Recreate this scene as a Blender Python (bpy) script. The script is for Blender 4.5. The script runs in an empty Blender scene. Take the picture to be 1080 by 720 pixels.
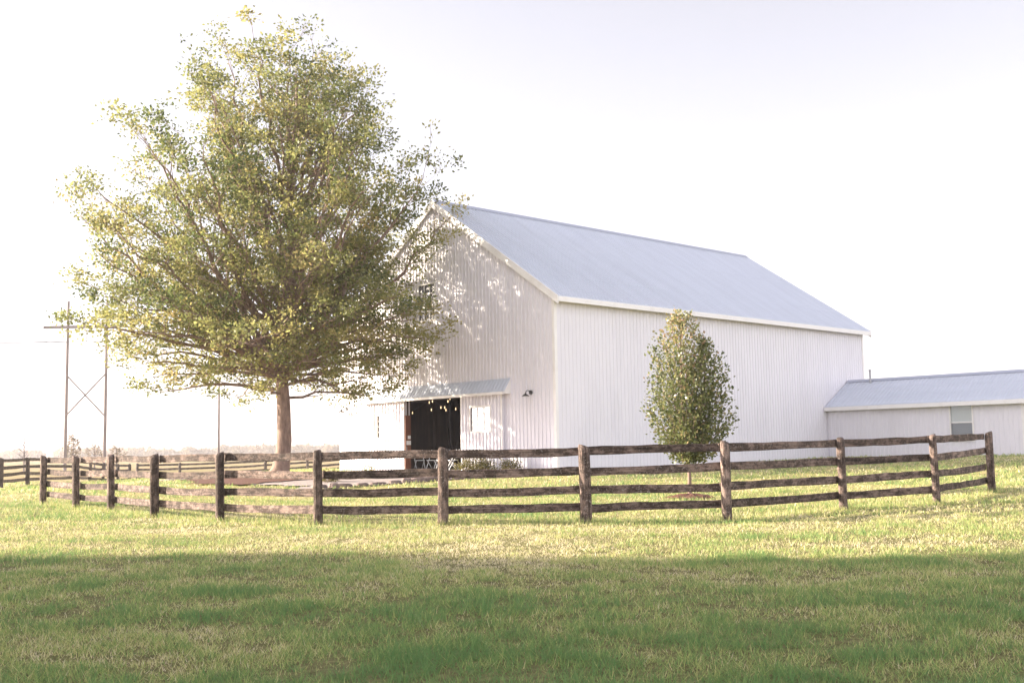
import bpy, math, random
import numpy as np
from mathutils import Vector, Matrix

R = math.radians
rng = np.random.default_rng(7)
random.seed(7)
SC = bpy.context.scene
COL = SC.collection

# ------------------------------------------------------------------ camera
CAM_H = 1.41
cd = bpy.data.cameras.new('camera')
cam = bpy.data.objects.new('camera', cd)
COL.objects.link(cam)
cd.sensor_width = 36.0
cd.lens = 38.47
cd.clip_start = 0.1
cd.clip_end = 9000
cam.matrix_world = (Matrix.Translation((0, 0, CAM_H)) @ Matrix.Rotation(math.pi/2 + 0.0974, 4, 'X')
                    @ Matrix.Rotation(-0.01676, 4, 'Z'))
SC.camera = cam

# ------------------------------------------------------------------ sky, sun, exposure
SUN_AZ = 8.0      # degrees beyond straight left
SUN_EL = 16.0
HAZE = 0.00045
world = bpy.data.worlds.new('World')
SC.world = world
world.use_nodes = True
wn, wl = world.node_tree.nodes, world.node_tree.links
bg = wn['Background']
sky = wn.new('ShaderNodeTexSky')
sky.sky_type = 'NISHITA'
sky.sun_disc = False
sky.sun_elevation = R(SUN_EL)
sky.sun_rotation = R(-(90 - SUN_AZ))
sky.air_density = 1.0
sky.dust_density = 1.0
sky.ozone_density = 1.0
hs = wn.new('ShaderNodeHueSaturation')
hs.inputs['Saturation'].default_value = 0.22
mx = wn.new('ShaderNodeMix'); mx.data_type = 'RGBA'; mx.blend_type = 'MULTIPLY'
mx.inputs[0].default_value = 1.0
mx.inputs[7].default_value = (1.0, 0.95, 0.995, 1)
wl.new(sky.outputs[0], hs.inputs['Color'])
wl.new(hs.outputs[0], mx.inputs[6])
# added sky gain for fill light: brighter overhead and behind the camera, dimmer ahead
wtc = wn.new('ShaderNodeTexCoord'); wsx = wn.new('ShaderNodeSeparateXYZ')
wl.new(wtc.outputs['Generated'], wsx.inputs[0])
wmr = wn.new('ShaderNodeMapRange'); wmr.interpolation_type = 'SMOOTHSTEP'
wmr.inputs[1].default_value = -.15; wmr.inputs[2].default_value = .75
wmr.inputs[3].default_value = 1.10; wmr.inputs[4].default_value = .64
wl.new(wsx.outputs[1], wmr.inputs[0])
mg = wn.new('ShaderNodeMix'); mg.data_type = 'RGBA'; mg.blend_type = 'MULTIPLY'; mg.inputs[0].default_value = 1.0
wl.new(mx.outputs[2], mg.inputs[6]); wl.new(wmr.outputs[0], mg.inputs[7])
wl.new(mg.outputs[2], bg.inputs['Color'])
bg.inputs['Strength'].default_value = 0.13

sd = bpy.data.lights.new('sun', 'SUN')
sd.energy = 5.0
sd.angle = R(0.53)
sd.color = (1.0, 0.87, 0.70)
sun = bpy.data.objects.new('sun', sd)
COL.objects.link(sun)
SUNDIR = Vector((-math.cos(R(SUN_AZ))*math.cos(R(SUN_EL)), math.sin(R(SUN_AZ))*math.cos(R(SUN_EL)), math.sin(R(SUN_EL))))
sun.rotation_euler = SUNDIR.to_track_quat('Z', 'Y').to_euler()
sun.location = (-40, 5, 30)

vs = SC.view_settings
vs.view_transform = 'Standard'
vs.look = 'None'
vs.exposure = 2.0
vs.gamma = 1.0

# ------------------------------------------------------------------ helpers
def tag(o, label=None, cat=None, group=None, kind=None):
    if label: o['label'] = label
    if cat: o['category'] = cat
    if group: o['group'] = group
    if kind: o['kind'] = kind
    return o

def empty(name, loc=(0, 0, 0), rz=0.0):
    o = bpy.data.objects.new(name, None)
    COL.objects.link(o)
    o.location = loc
    o.rotation_euler = (0, 0, rz)
    o.empty_display_size = 0.3
    return o

def copy_tree(o, parent=None):
    c = o.copy()
    COL.objects.link(c)
    c.parent = parent
    for ch in o.children:
        if ch is not c:
            copy_tree(ch, c)
    return c

class MB:
    def __init__(s):
        s.v = []; s.f = []
    def quad(s, *p):
        n = len(s.v); s.v += [tuple(q) for q in p]; s.f.append(tuple(range(n, n+len(p))))
    def box(s, x0, x1, y0, y1, z0, z1):
        n = len(s.v)
        s.v += [(x0,y0,z0),(x1,y0,z0),(x1,y1,z0),(x0,y1,z0),(x0,y0,z1),(x1,y0,z1),(x1,y1,z1),(x0,y1,z1)]
        s.f += [tuple(n+i for i in q) for q in ((3,2,1,0),(4,5,6,7),(0,1,5,4),(1,2,6,5),(2,3,7,6),(3,0,4,7))]
    def prism(s, poly, d):
        """poly: list of 3D points (planar), extruded by vector d"""
        n = len(s.v); k = len(poly); d = Vector(d)
        s.v += [tuple(p) for p in poly] + [tuple(Vector(p)+d) for p in poly]
        s.f.append(tuple(range(n, n+k))[::-1]); s.f.append(tuple(range(n+k, n+2*k)))
        for i in range(k):
            j = (i+1) % k
            s.f.append((n+i, n+j, n+k+j, n+k+i))
    def tube(s, pts, rad, n=6, cap=True, twist=0.0):
        b = len(s.v)
        pts = [Vector(p) for p in pts]
        up = Vector((0.13, 0.31, 0.94))
        for i, p in enumerate(pts):
            t = (pts[min(i+1, len(pts)-1)] - pts[max(i-1, 0)])
            if t.length < 1e-9: t = Vector((0, 0, 1))
            t.normalize()
            a = t.cross(up)
            if a.length < 0.15: a = t.cross(Vector((1, 0, 0.1)))
            a.normalize(); c = t.cross(a)
            for k in range(n):
                q = 2*math.pi*k/n + twist
                r = rad[i] if not callable(rad) else rad(i, k)
                s.v.append(tuple(p + a*(math.cos(q)*r) + c*(math.sin(q)*r)))
        for i in range(len(pts)-1):
            for k in range(n):
                k2 = (k+1) % n
                s.f.append((b+i*n+k, b+i*n+k2, b+(i+1)*n+k2, b+(i+1)*n+k))
        if cap:
            s.f.append(tuple(b+k for k in range(n))[::-1])
            e = b+(len(pts)-1)*n
            s.f.append(tuple(e+k for k in range(n)))
    def build(s, name, mat, parent=None, smooth=False):
        me = bpy.data.meshes.new(name)
        me.from_pydata(s.v, [], s.f)
        me.validate()
        if smooth:
            me.polygons.foreach_set('use_smooth', [True]*len(me.polygons))
        if mat: me.materials.append(mat)
        me.update()
        o = bpy.data.objects.new(name, me)
        COL.objects.link(o)
        if parent: o.parent = parent
        return o

def fast_mesh(name, V, F, mat, parent=None, tint=None, nrm=None):
    """V (n,3) float array, F (m,k) int array"""
    me = bpy.data.meshes.new(name)
    n, (m, k) = len(V), F.shape
    me.vertices.add(n); me.vertices.foreach_set('co', np.ascontiguousarray(V, dtype=np.float32).ravel())
    me.loops.add(m*k); me.loops.foreach_set('vertex_index', np.ascontiguousarray(F, dtype=np.int32).ravel())
    me.polygons.add(m)
    me.polygons.foreach_set('loop_start', np.arange(0, m*k, k, dtype=np.int32))
    me.polygons.foreach_set('loop_total', np.full(m, k, dtype=np.int32))
    me.update(calc_edges=True)
    if tint is not None:
        a = me.attributes.new('tint', 'FLOAT', 'FACE')
        a.data.foreach_set('value', np.ascontiguousarray(tint, dtype=np.float32))
    me.materials.append(mat)
    o = bpy.data.objects.new(name, me)
    COL.objects.link(o)
    if parent: o.parent = parent
    return o

# ------------------------------------------------------------------ materials
def mat(name, col, rough=0.7, noise=None, bump=None, spec=0.3, metal=0.0, stretch=None, coords='Object', rnd=0.0):
    """noise = (scale, colour2, detail, contrast lo, hi)  bump = (scale, strength)"""
    m = bpy.data.materials.new(name); m.use_nodes = True
    N, L = m.node_tree.nodes, m.node_tree.links
    b = N['Principled BSDF']
    b.inputs['Base Color'].default_value = (*col, 1)
    b.inputs['Roughness'].default_value = rough
    b.inputs['Specular IOR Level'].default_value = spec
    b.inputs['Metallic'].default_value = metal
    tc = N.new('ShaderNodeTexCoord')
    mp = N.new('ShaderNodeMapping')
    L.new(tc.outputs[coords], mp.inputs[0])
    if stretch: mp.inputs['Scale'].default_value = stretch
    src = None
    if noise:
        sc, c2, det, lo, hi = noise
        n = N.new('ShaderNodeTexNoise'); n.inputs['Scale'].default_value = sc; n.inputs['Detail'].default_value = det
        n.inputs['Roughness'].default_value = 0.65
        L.new(mp.outputs[0], n.inputs['Vector'])
        mr = N.new('ShaderNodeMapRange'); mr.inputs[1].default_value = lo; mr.inputs[2].default_value = hi
        L.new(n.outputs[0], mr.inputs[0])
        mi = N.new('ShaderNodeMix'); mi.data_type = 'RGBA'
        mi.inputs[6].default_value = (*col, 1); mi.inputs[7].default_value = (*c2, 1)
        L.new(mr.outputs[0], mi.inputs[0])
        src = mi.outputs[2]
        if rnd:
            oi = N.new('ShaderNodeObjectInfo')
            mr2 = N.new('ShaderNodeMapRange'); mr2.inputs[3].default_value = 1-rnd; mr2.inputs[4].default_value = 1+rnd
            L.new(oi.outputs['Random'], mr2.inputs[0])
            h = N.new('ShaderNodeHueSaturation')
            L.new(mr2.outputs[0], h.inputs['Value']); L.new(src, h.inputs['Color'])
            src = h.outputs[0]
        L.new(src, b.inputs['Base Color'])
    if bump:
        n2 = N.new('ShaderNodeTexNoise'); n2.inputs['Scale'].default_value = bump[0]; n2.inputs['Detail'].default_value = 4
        L.new(mp.outputs[0], n2.inputs['Vector'])
        bp = N.new('ShaderNodeBump'); bp.inputs['Strength'].default_value = bump[1]; bp.inputs['Distance'].default_value = 0.02
        L.new(n2.outputs[0], bp.inputs['Height']); L.new(bp.outputs[0], b.inputs['Normal'])
    return m

def leaf_mat(name, stops, trans=0.4, rough=0.5, spec=0.25):
    m = bpy.data.materials.new(name); m.use_nodes = True
    N, L = m.node_tree.nodes, m.node_tree.links
    b = N['Principled BSDF']; out = N['Material Output']
    at = N.new('ShaderNodeAttribute'); at.attribute_name = 'tint'
    cr = N.new('ShaderNodeValToRGB')
    e = cr.color_ramp.elements
    e[0].position, e[0].color = stops[0][0], (*stops[0][1], 1)
    e[1].position, e[1].color = stops[-1][0], (*stops[-1][1], 1)
    for p, c in stops[1:-1]:
        x = e.new(p); x.color = (*c, 1)
    L.new(at.outputs['Fac'], cr.inputs[0])
    L.new(cr.outputs[0], b.inputs['Base Color'])
    b.inputs['Roughness'].default_value = rough
    b.inputs['Specular IOR Level'].default_value = spec
    tr = N.new('ShaderNodeBsdfTranslucent')
    L.new(cr.outputs[0], tr.inputs['Color'])
    ms = N.new('ShaderNodeMixShader'); ms.inputs[0].default_value = trans
    L.new(b.outputs[0], ms.inputs[1]); L.new(tr.outputs[0], ms.inputs[2])
    L.new(ms.outputs[0], out.inputs['Surface'])
    return m

def emit_mat(name, col, s):
    m = bpy.data.materials.new(name); m.use_nodes = True
    b = m.node_tree.nodes['Principled BSDF']
    b.inputs['Emission Color'].default_value = (*col, 1); b.inputs['Emission Strength'].default_value = s
    return m

M = {}
M['siding'] = mat('white_siding', (0.735, 0.708, 0.75), 0.55, (0.9, (0.67, 0.645, 0.685), 6, 0.45, 0.8), spec=0.25, stretch=(1, 1, .25))
M['trim'] = mat('white_trim', (0.80, 0.77, 0.75), 0.5, (2.0, (0.68, 0.64, 0.61), 5, 0.5, 0.85))
M['rooftin'] = mat('metal_roof', (0.54, 0.568, 0.635), 0.45, (0.9, (0.475, 0.50, 0.56), 7, 0.42, 0.78), metal=0.15, spec=0.4, stretch=(2.6, .22, .22))
M['ridge'] = mat('ridge_metal', (0.40, 0.42, 0.50), 0.45, metal=0.2)
def fence_mat(name, ax):
    m = bpy.data.materials.new(name); m.use_nodes = True
    N, L = m.node_tree.nodes, m.node_tree.links
    b = N['Principled BSDF']; b.inputs['Roughness'].default_value = .85; b.inputs['Specular IOR Level'].default_value = .2
    tc = N.new('ShaderNodeTexCoord'); oi = N.new('ShaderNodeObjectInfo')
    off = N.new('ShaderNodeVectorMath'); off.operation = 'ADD'
    mul = N.new('ShaderNodeMath'); mul.operation = 'MULTIPLY'; mul.inputs[1].default_value = 37.0
    L.new(oi.outputs['Random'], mul.inputs[0]); L.new(tc.outputs['Object'], off.inputs[0]); L.new(mul.outputs[0], off.inputs[1])
    def noise(stretch, scale, det, lo, hi, rough=.7):
        mp = N.new('ShaderNodeMapping'); mp.inputs['Scale'].default_value = stretch; L.new(off.outputs[0], mp.inputs[0])
        n = N.new('ShaderNodeTexNoise'); n.inputs['Scale'].default_value = scale; n.inputs['Detail'].default_value = det; n.inputs['Roughness'].default_value = rough
        L.new(mp.outputs[0], n.inputs['Vector'])
        q = N.new('ShaderNodeMapRange'); q.inputs[1].default_value = lo; q.inputs[2].default_value = hi; L.new(n.outputs[0], q.inputs[0]); return q.outputs[0]
    def mix(f, a, c):
        q = N.new('ShaderNodeMix'); q.data_type = 'RGBA'; L.new(f, q.inputs[0])
        for i, s_ in ((6, a), (7, c)):
            if hasattr(s_, 'links'): L.new(s_, q.inputs[i])
            else: q.inputs[i].default_value = (*s_, 1)
        return q.outputs[2]
    along = [.35 if k == ax else 16 for k in range(3)]
    grain = noise(along, 2.6, 9, .36, .66)
    patch = noise([1.2 if k == ax else 2.2 for k in range(3)], 3.2, 8, .46, .60, .78)
    speck = noise((1, 1, 1), 26, 6, .56, .66)
    dark = mix(grain, (.022, .017, .015), (.108, .076, .062))
    pale = mix(grain, (.125, .088, .074), (.36, .262, .218))
    c = mix(patch, dark, pale)
    c = mix(speck, c, (.26, .22, .20))
    hsv = N.new('ShaderNodeHueSaturation'); vr = N.new('ShaderNodeMapRange'); vr.inputs[3].default_value = .7; vr.inputs[4].default_value = 1.25
    L.new(oi.outputs['Random'], vr.inputs[0]); L.new(vr.outputs[0], hsv.inputs['Value']); L.new(c, hsv.inputs['Color'])
    L.new(hsv.outputs[0], b.inputs['Base Color'])
    bp = N.new('ShaderNodeBump'); bp.inputs['Strength'].default_value = .8; bp.inputs['Distance'].default_value = .012
    L.new(grain, bp.inputs['Height']); L.new(bp.outputs[0], b.inputs['Normal'])
    return m
M['fence'] = fence_mat('weathered_fence_rail', 0)
M['fencepost'] = fence_mat('weathered_fence_post', 2)
M['farfence'] = mat('far_fence_wood', (0.07, 0.055, 0.05), 0.85, (4, (0.20, 0.16, 0.14), 6, 0.4, 0.7), rnd=0.25)
M['bark'] = mat('oak_bark', (0.15, 0.10, 0.078), 0.9, (6, (0.35, 0.25, 0.20), 8, 0.35, 0.7), (18, 0.9), stretch=(1, 1, .3))
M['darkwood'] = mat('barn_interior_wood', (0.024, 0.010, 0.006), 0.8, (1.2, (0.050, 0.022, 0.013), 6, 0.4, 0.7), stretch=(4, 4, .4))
M['browndoor'] = mat('brown_door_wood', (0.20, 0.075, 0.042), 0.6, (3, (0.13, 0.05, 0.03), 6, 0.4, 0.7), stretch=(4, 4, .5))
M['concrete'] = mat('concrete_floor', (0.16, 0.145, 0.135), 0.8, (2, (0.11, 0.10, 0.095), 5, 0.4, 0.7))
M['gravel'] = mat('pale_gravel', (0.42, 0.36, 0.33), 0.9, (14, (0.24, 0.19, 0.17), 8, 0.35, 0.7), (40, 0.8))
M['mulch'] = mat('red_mulch', (0.17, 0.075, 0.05), 0.9, (20, (0.07, 0.035, 0.025), 8, 0.35, 0.65), (40, 1.0))
M['stone'] = mat('edging_stone', (0.26, 0.19, 0.165), 0.85, (6, (0.09, 0.07, 0.065), 7, 0.35, 0.7), (20, 0.8), rnd=0.3)
M['lampmetal'] = mat('dark_lamp_metal', (0.045, 0.045, 0.048), 0.45, metal=0.4)
M['lampinner'] = mat('white_lamp_enamel', (0.75, 0.73, 0.70), 0.4)
M['pole'] = mat('pole_wood', (0.17, 0.14, 0.135), 0.85, (3, (0.25, 0.21, 0.20), 6, 0.4, 0.7), stretch=(1, 1, .2))
M['wire'] = mat('wire_metal', (0.20, 0.20, 0.21), 0.5, metal=0.5)
M['whitepaint'] = mat('white_chair_paint', (0.78, 0.78, 0.80), 0.45)
M['paper'] = mat('white_paper', (0.78, 0.77, 0.75), 0.8)
M['curtain'] = mat('pale_window_blind', (0.58, 0.55, 0.50), 0.8, (3, (0.44, 0.41, 0.37), 3, 0.4, 0.7))
M['bulb'] = emit_mat('warm_bulb', (1.0, 0.66, 0.34), 0.7)
M['pipe'] = mat('grey_pipe', (0.42, 0.42, 0.43), 0.5, metal=0.3)

def glass(name, col, refl):
    m = bpy.data.materials.new(name); m.use_nodes = True
    N, L = m.node_tree.nodes, m.node_tree.links
    b = N['Principled BSDF']; out = N['Material Output']
    b.inputs['Base Color'].default_value = (*col, 1); b.inputs['Roughness'].default_value = 0.3
    g = N.new('ShaderNodeBsdfGlossy'); g.inputs['Roughness'].default_value = 0.03
    nz = N.new('ShaderNodeTexNoise'); nz.inputs['Scale'].default_value = 2.5
    bp = N.new('ShaderNodeBump'); bp.inputs['Strength'].default_value = 0.08
    L.new(nz.outputs[0], bp.inputs['Height']); L.new(bp.outputs[0], g.inputs['Normal'])
    ms = N.new('ShaderNodeMixShader'); ms.inputs[0].default_value = refl
    L.new(b.outputs[0], ms.inputs[1]); L.new(g.outputs[0], ms.inputs[2]); L.new(ms.outputs[0], out.inputs['Surface'])
    return m
M['glassdark'] = glass('dark_window_glass', (0.02, 0.016, 0.018), 0.07)
M['glasspale'] = glass('curtained_window_glass', (0.19, 0.165, 0.145), 0.08)
M['glassgrey'] = glass('grey_window_glass', (0.10, 0.12, 0.13), 0.25)
M['glassblind'] = glass('blind_window_glass', (0.40, 0.44, 0.42), 0.25)

M['oakleaf'] = leaf_mat('oak_leaves', [(0, (0.090, 0.120, 0.042)), (0.35, (0.215, 0.225, 0.078)), (0.68, (0.36, 0.33, 0.120)), (1, (0.43, 0.325, 0.145))], 0.52)
M['pearleaf'] = leaf_mat('young_tree_leaves', [(0, (0.075, 0.100, 0.036)), (0.5, (0.20, 0.215, 0.080)), (0.85, (0.37, 0.31, 0.14)), (1, (0.42, 0.28, 0.18))], 0.42, 0.4, 0.5)
M['shrubleaf'] = leaf_mat('shrub_leaves', [(0, (0.06, 0.075, 0.025)), (0.5, (0.16, 0.15, 0.05)), (1, (0.26, 0.20, 0.08))], 0.35)
M['farleaf'] = leaf_mat('far_tree_leaves', [(0, (0.12, 0.11, 0.06)), (0.5, (0.20, 0.16, 0.09)), (1, (0.28, 0.19, 0.12))], 0.4)
M['grass'] = leaf_mat('grass_blades', [(0, (0.14, 0.250, 0.085)), (0.35, (0.30, 0.385, 0.120)), (0.6, (0.50, 0.48, 0.190)), (0.85, (0.66, 0.58, 0.32)), (1, (0.72, 0.62, 0.44))], 0.35, 0.6, 0.2)

# ground material: short lawn with dry patches, tan field far away
def ground_mat():
    m = bpy.data.materials.new('lawn_ground'); m.use_nodes = True
    N, L = m.node_tree.nodes, m.node_tree.links
    b = N['Principled BSDF']; b.inputs['Roughness'].default_value = 0.9; b.inputs['Specular IOR Level'].default_value = 0.1
    tc = N.new('ShaderNodeTexCoord')
    def noise(scale, det, rough=0.6):
        n = N.new('ShaderNodeTexNoise'); n.inputs['Scale'].default_value = scale; n.inputs['Detail'].default_value = det
        n.inputs['Roughness'].default_value = rough
        L.new(tc.outputs['Object'], n.inputs['Vector']); return n.outputs[0]
    def mr(src, lo, hi):
        q = N.new('ShaderNodeMapRange'); q.inputs[1].default_value = lo; q.inputs[2].default_value = hi; L.new(src, q.inputs[0]); return q.outputs[0]
    def mix(f, a, c):
        q = N.new('ShaderNodeMix'); q.data_type = 'RGBA'
        if hasattr(f, 'links'): L.new(f, q.inputs[0])
        else: q.inputs[0].default_value = f
        for i, s in ((6, a), (7, c)):
            if hasattr(s, 'links'): L.new(s, q.inputs[i])
            else: q.inputs[i].default_value = (*s, 1)
        return q.outputs[2]
    fine = mr(noise(9, 8, 0.75), 0.35, 0.68)
    patch = mr(noise(0.35, 5), 0.38, 0.66)
    green = mix(fine, (0.10, 0.14, 0.045), (0.30, 0.32, 0.11))
    dry = mix(fine, (0.27, 0.22, 0.09), (0.54, 0.45, 0.23))
    lawn = mix(patch, green, dry)
    soil = mix(fine, (0.09, 0.09, 0.036), (0.28, 0.25, 0.11))
    field = mix(mr(noise(0.05, 4), 0.4, 0.6), (0.34, 0.25, 0.14), (0.26, 0.22, 0.10))
    sx = N.new('ShaderNodeSeparateXYZ'); L.new(tc.outputs['Object'], sx.inputs[0])
    far = mr(sx.outputs[1], 70, 100)
    lawn = mix(mr(sx.outputs[1], 16, 34), soil, lawn)   # ground turns darker under the near blades so the clumps stand out
    L.new(mix(far, lawn, field), b.inputs['Base Color'])
    bp = N.new('ShaderNodeBump'); bp.inputs['Strength'].default_value = 1.0; bp.inputs['Distance'].default_value = 0.06
    L.new(noise(14, 6, 0.7), bp.inputs['Height']); L.new(bp.outputs[0], b.inputs['Normal'])
    return m
M['ground'] = ground_mat()

# ------------------------------------------------------------------ terrain
def S(t):
    t = np.clip(t, 0, 1); return t*t*(3-2*t)
def gh(x, y):
    x = np.asarray(x, float); y = np.asarray(y, float)
    h = .445*S((y-26)/19)*S((x+24)/14)*(1-S((y-75)/60))
    h = h + .26*S((x-4)/18)*S((y-12)/14)*(1-S((y-85)/60))
    h = h - .6*S((y-58)/20)*S((-x-4)/12)
    return h
def gz(x, y): return float(gh(x, y))

def vnoise(x, y, seed=0):
    """cheap smooth value noise"""
    r = np.random.default_rng(seed).random((256, 256))
    xi, yi = np.floor(x).astype(int), np.floor(y).astype(int)
    fx, fy = x-xi, y-yi
    fx = fx*fx*(3-2*fx); fy = fy*fy*(3-2*fy)
    a = r[xi % 256, yi % 256]; b = r[(xi+1) % 256, yi % 256]; c = r[xi % 256, (yi+1) % 256]; d = r[(xi+1) % 256, (yi+1) % 256]
    return (a*(1-fx)+b*fx)*(1-fy)+(c*(1-fx)+d*fx)*fy

def axis(lo, hi, step, far):
    a = list(np.arange(lo, hi+1e-6, step)); s = step
    up, dn = [hi], [lo]
    while up[-1] < far: s *= 1.35; up.append(up[-1]+s)
    s = step
    while dn[-1] > -far: s *= 1.35; dn.append(dn[-1]-s)
    return np.array(dn[:0:-1] + a + up[1:])
ax, ay = axis(-45, 45, .75, 4000), axis(-14, 95, .75, 4000)
GX, GY = np.meshgrid(ax, ay, indexing='ij')
GZ = gh(GX, GY) + np.where((abs(GX) < 60) & (GY < 80), (vnoise(GX*.7+50, GY*.7+50, 3)-.5)*.05, 0)
nx, ny = GX.shape
idx = np.arange(nx*ny).reshape(nx, ny)
F = np.stack([idx[:-1, :-1], idx[1:, :-1], idx[1:, 1:], idx[:-1, 1:]], -1).reshape(-1, 4)
ground = fast_mesh('ground', np.stack([GX, GY, GZ], -1).reshape(-1, 3), F, M['ground'])
ground.data.polygons.foreach_set('use_smooth', [True]*len(F))
tag(ground, 'gently rising mown lawn and pale dry field around the barn', 'ground', kind='structure')

# barn frame
TH = .7432
CX, CY, CZ = 1.763, 45.0, .445
gv = np.array([-math.sin(TH), math.cos(TH)]); lv = np.array([math.cos(TH), math.sin(TH)])
def bw(lx, ly):   # barn local -> world xy
    return (CX+lx*lv[0]+ly*gv[0], CY+lx*lv[1]+ly*gv[1])

# gravel yard in front of the barn doors, with a ragged outline, as a sheet on the terrain
def sheet(name, inside, x0, x1, y0, y1, step, lift, material):
    xs = np.arange(x0, x1, step); ys = np.arange(y0, y1, step)
    X, Y = np.meshgrid(xs, ys, indexing='ij')
    cx, cy = X[:-1, :-1]+step/2, Y[:-1, :-1]+step/2
    keep = inside(cx, cy)
    n, m = X.shape
    ii = np.arange(n*m).reshape(n, m)
    Fq = np.stack([ii[:-1, :-1], ii[1:, :-1], ii[1:, 1:], ii[:-1, 1:]], -1)[keep]
    Z = gh(X, Y) + lift + .03
    V = np.stack([X, Y, Z], -1).reshape(-1, 3)
    used = np.unique(Fq); re = -np.ones(len(V), int); re[used] = np.arange(len(used))
    return fast_mesh(name, V[used], re[Fq], material)
def loc(x, y):
    dx, dy = x-CX, y-CY
    return dx*lv[0]+dy*lv[1], dx*gv[0]+dy*gv[1]
def in_yard(x, y):
    a, b = loc(x, y)
    w = (vnoise(x*.9+9, y*.9+9, 5)-.5)*1.4
    return (a > -12.6+w) & (a < -.02) & (b > -1.9+w*.3) & (b < 12.5+w)
TREE = (-10.12, 47.5)
def in_mulch(x, y):
    w = (vnoise(x*1.3+20, y*1.3+20, 8)-.5)*1.2
    return ((x+9.7)/2.7)**2 + ((y-43.6)/5.8)**2 < 1+w*.5
yard = sheet('path', in_yard, -24, 4, 30, 60, .25, .004, M['gravel'])
tag(yard, 'pale gravel yard in front of the open barn doors', 'path', kind='structure')
mul = sheet('mulch_ground', in_mulch, -16, -4, 34, 52, .2, .03, M['mulch'])
tag(mul, 'red brown mulch round the foot of the big oak', 'mulch', kind='structure')

# ------------------------------------------------------------------ barn
W, LB, HE, HR = 15.78, 24.48, 7.35, 12.56
barn = empty('barn', (CX, CY, CZ), TH)
tag(barn, 'tall white ribbed metal barn with a pale blue gable roof and open sliding doors', 'barn')
def roofz(y): return HE + (HR-HE)*(1-abs(y-W/2)/(W/2))
DY0, DY1, DZ = 5.88, 10.15, 3.35         # door opening (local y), height
GWY0, GWY1, GWZ0, GWZ1 = 7.87, 9.1, 7.05, 8.72   # gable window
def gable_wall(name, x, outward, openings):
    """ribbed gable wall at local x, built from vertical strips so that openings stay open"""
    mb = MB(); T = .2*(-outward)
    cuts = sorted({0, W/2, W} | {v for o in openings for v in o[:2]})
    def spans(ya, yb):
        ops = [o for o in openings if o[0] <= (ya+yb)/2 <= o[1]]
        z = -.3; out = []
        for o in sorted(ops, key=lambda q: q[2]):
            if o[2] > z+.01: out.append((z, o[2]))
            z = o[3]
        out.append((z, None)); return out
    for a, b in zip(cuts[:-1], cuts[1:]):
        for z0, z1 in spans(a, b):
            ta, tb = (z1, z1) if z1 is not None else (roofz(a)-.03, roofz(b)-.03)
            mb.prism([(x, a, z0), (x, b, z0), (x, b, tb), (x, a, ta)], (T, 0, 0))
    y = .15
    while y < W-.1:
        for z0, z1 in spans(y, y+.02):
            zt = z1 if z1 is not None else min(roofz(y-.02), roofz(y+.02))-.06
            ox = x+.034*outward
            mb.prism([(x, y-.026, z0), (ox, y-.018, z0), (ox, y+.018, z0), (x, y+.026, z0)], (0, 0, zt-z0))
        y += .229
    return mb.build(name, M['siding'], barn)
gable_wall('wall', 0, -1, [(DY0, DY1, -.3, DZ), (GWY0, GWY1, GWZ0, GWZ1)])
gable_wall('wall', LB, 1, [])
def long_wall(y, outward):
    mb = MB()
    T = -.2*outward
    mb.box(.2, LB-.2, min(y, y+T), max(y, y+T), -.3, HE-.02)
    x = .15
    while x < LB-.1:
        oy = y+.020*outward
        mb.prism([(x-.032, y, -.3), (x-.014, oy, -.3), (x+.014, oy, -.3), (x+.032, y, -.3)], (0, 0, HE-.1+.3))
        x += .229
    return mb.build('wall', M['siding'], barn)
long_wall(0, -1); long_wall(W, 1)
# corner trim
mb = MB()
for (x, y) in ((-.03, -.03), (LB-.12, -.03), (-.03, W-.12)):
    mb = MB(); mb.box(x, x+.15, y, y+.15, -.3, HE-.25)
    mb.build('corner_trim', M['trim'], barn)
# roof: two slabs with ribs, ridge cap, barge boards, eave fascia
OHS, OHE = .34, .12
sl = (HR-HE)/(W/2); ln = math.hypot(1, sl)
def slope(side):
    mb = MB()
    def P(x, u, lift):   # u: horizontal distance from the ridge
        z = HR - sl*u + lift
        return (x, W/2 + side*u, z)
    U = W/2+OHS
    x0, x1 = -OHE, LB+.3
    th = .09
    mb.prism([P(x0, 0, .0), P(x0, U, .0), P(x0, U, th), P(x0, 0, th)], (x1-x0, 0, 0))
    x = x0+.1
    while x < x1:
        mb.prism([P(x-.028, .05, th), P(x-.014, .05, th+.042), P(x+.014, .05, th+.042), P(x+.028, .05, th)],
                 Vector(P(0, U+.01, 0))-Vector(P(0, .05, 0)))
        x += .229
    for q in (3.1, 6.2):
        mb.prism([P(x0, q, th), P(x0, q+.16, th), P(x0, q+.16, th+.012), P(x0, q, th+.004)], (x1-x0, 0, 0))
    o = mb.build('roof', M['rooftin'], barn)
    fb = MB()      # eave fascia / gutter under the lower edge
    z = HR-sl*U
    ye = W/2+side*U
    ya, yb = (ye+side*.002, ye+side*.06)
    fb.box(x0, x1, min(ya, yb), max(ya, yb), z-.16, z+.05)
    ya, yb = (ye, ye-side*(OHS-.004))
    fb.box(x0, x1, min(ya, yb), max(ya, yb), z-.10, z-.06)   # soffit
    fb.build('fascia', M['trim'], o)
    bb = MB()      # barge board along the front and rear rakes
    for xa, xb in ((x0-.045, x0-.003), (x1+.003, x1+.045)):
        bb = MB()
        bb.prism([P(xa, 0.0, -.24), P(xa, U+.05, -.24), P(xa, U+.05, .115), P(xa, 0.0, .115)], (xb-xa, 0, 0))
        bb.build('barge_board', M['trim'], o)
    sb = MB()
    sb.prism([P(x0, 0.02, -.20), P(x0, U-.02, -.20), P(x0, U-.02, -.17), P(x0, .02, -.17)], (-x0-.025, 0, 0))
    sb.build('soffit', M['trim'], o)
    return o
slope(-1); slope(1)
mb = MB()
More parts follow.
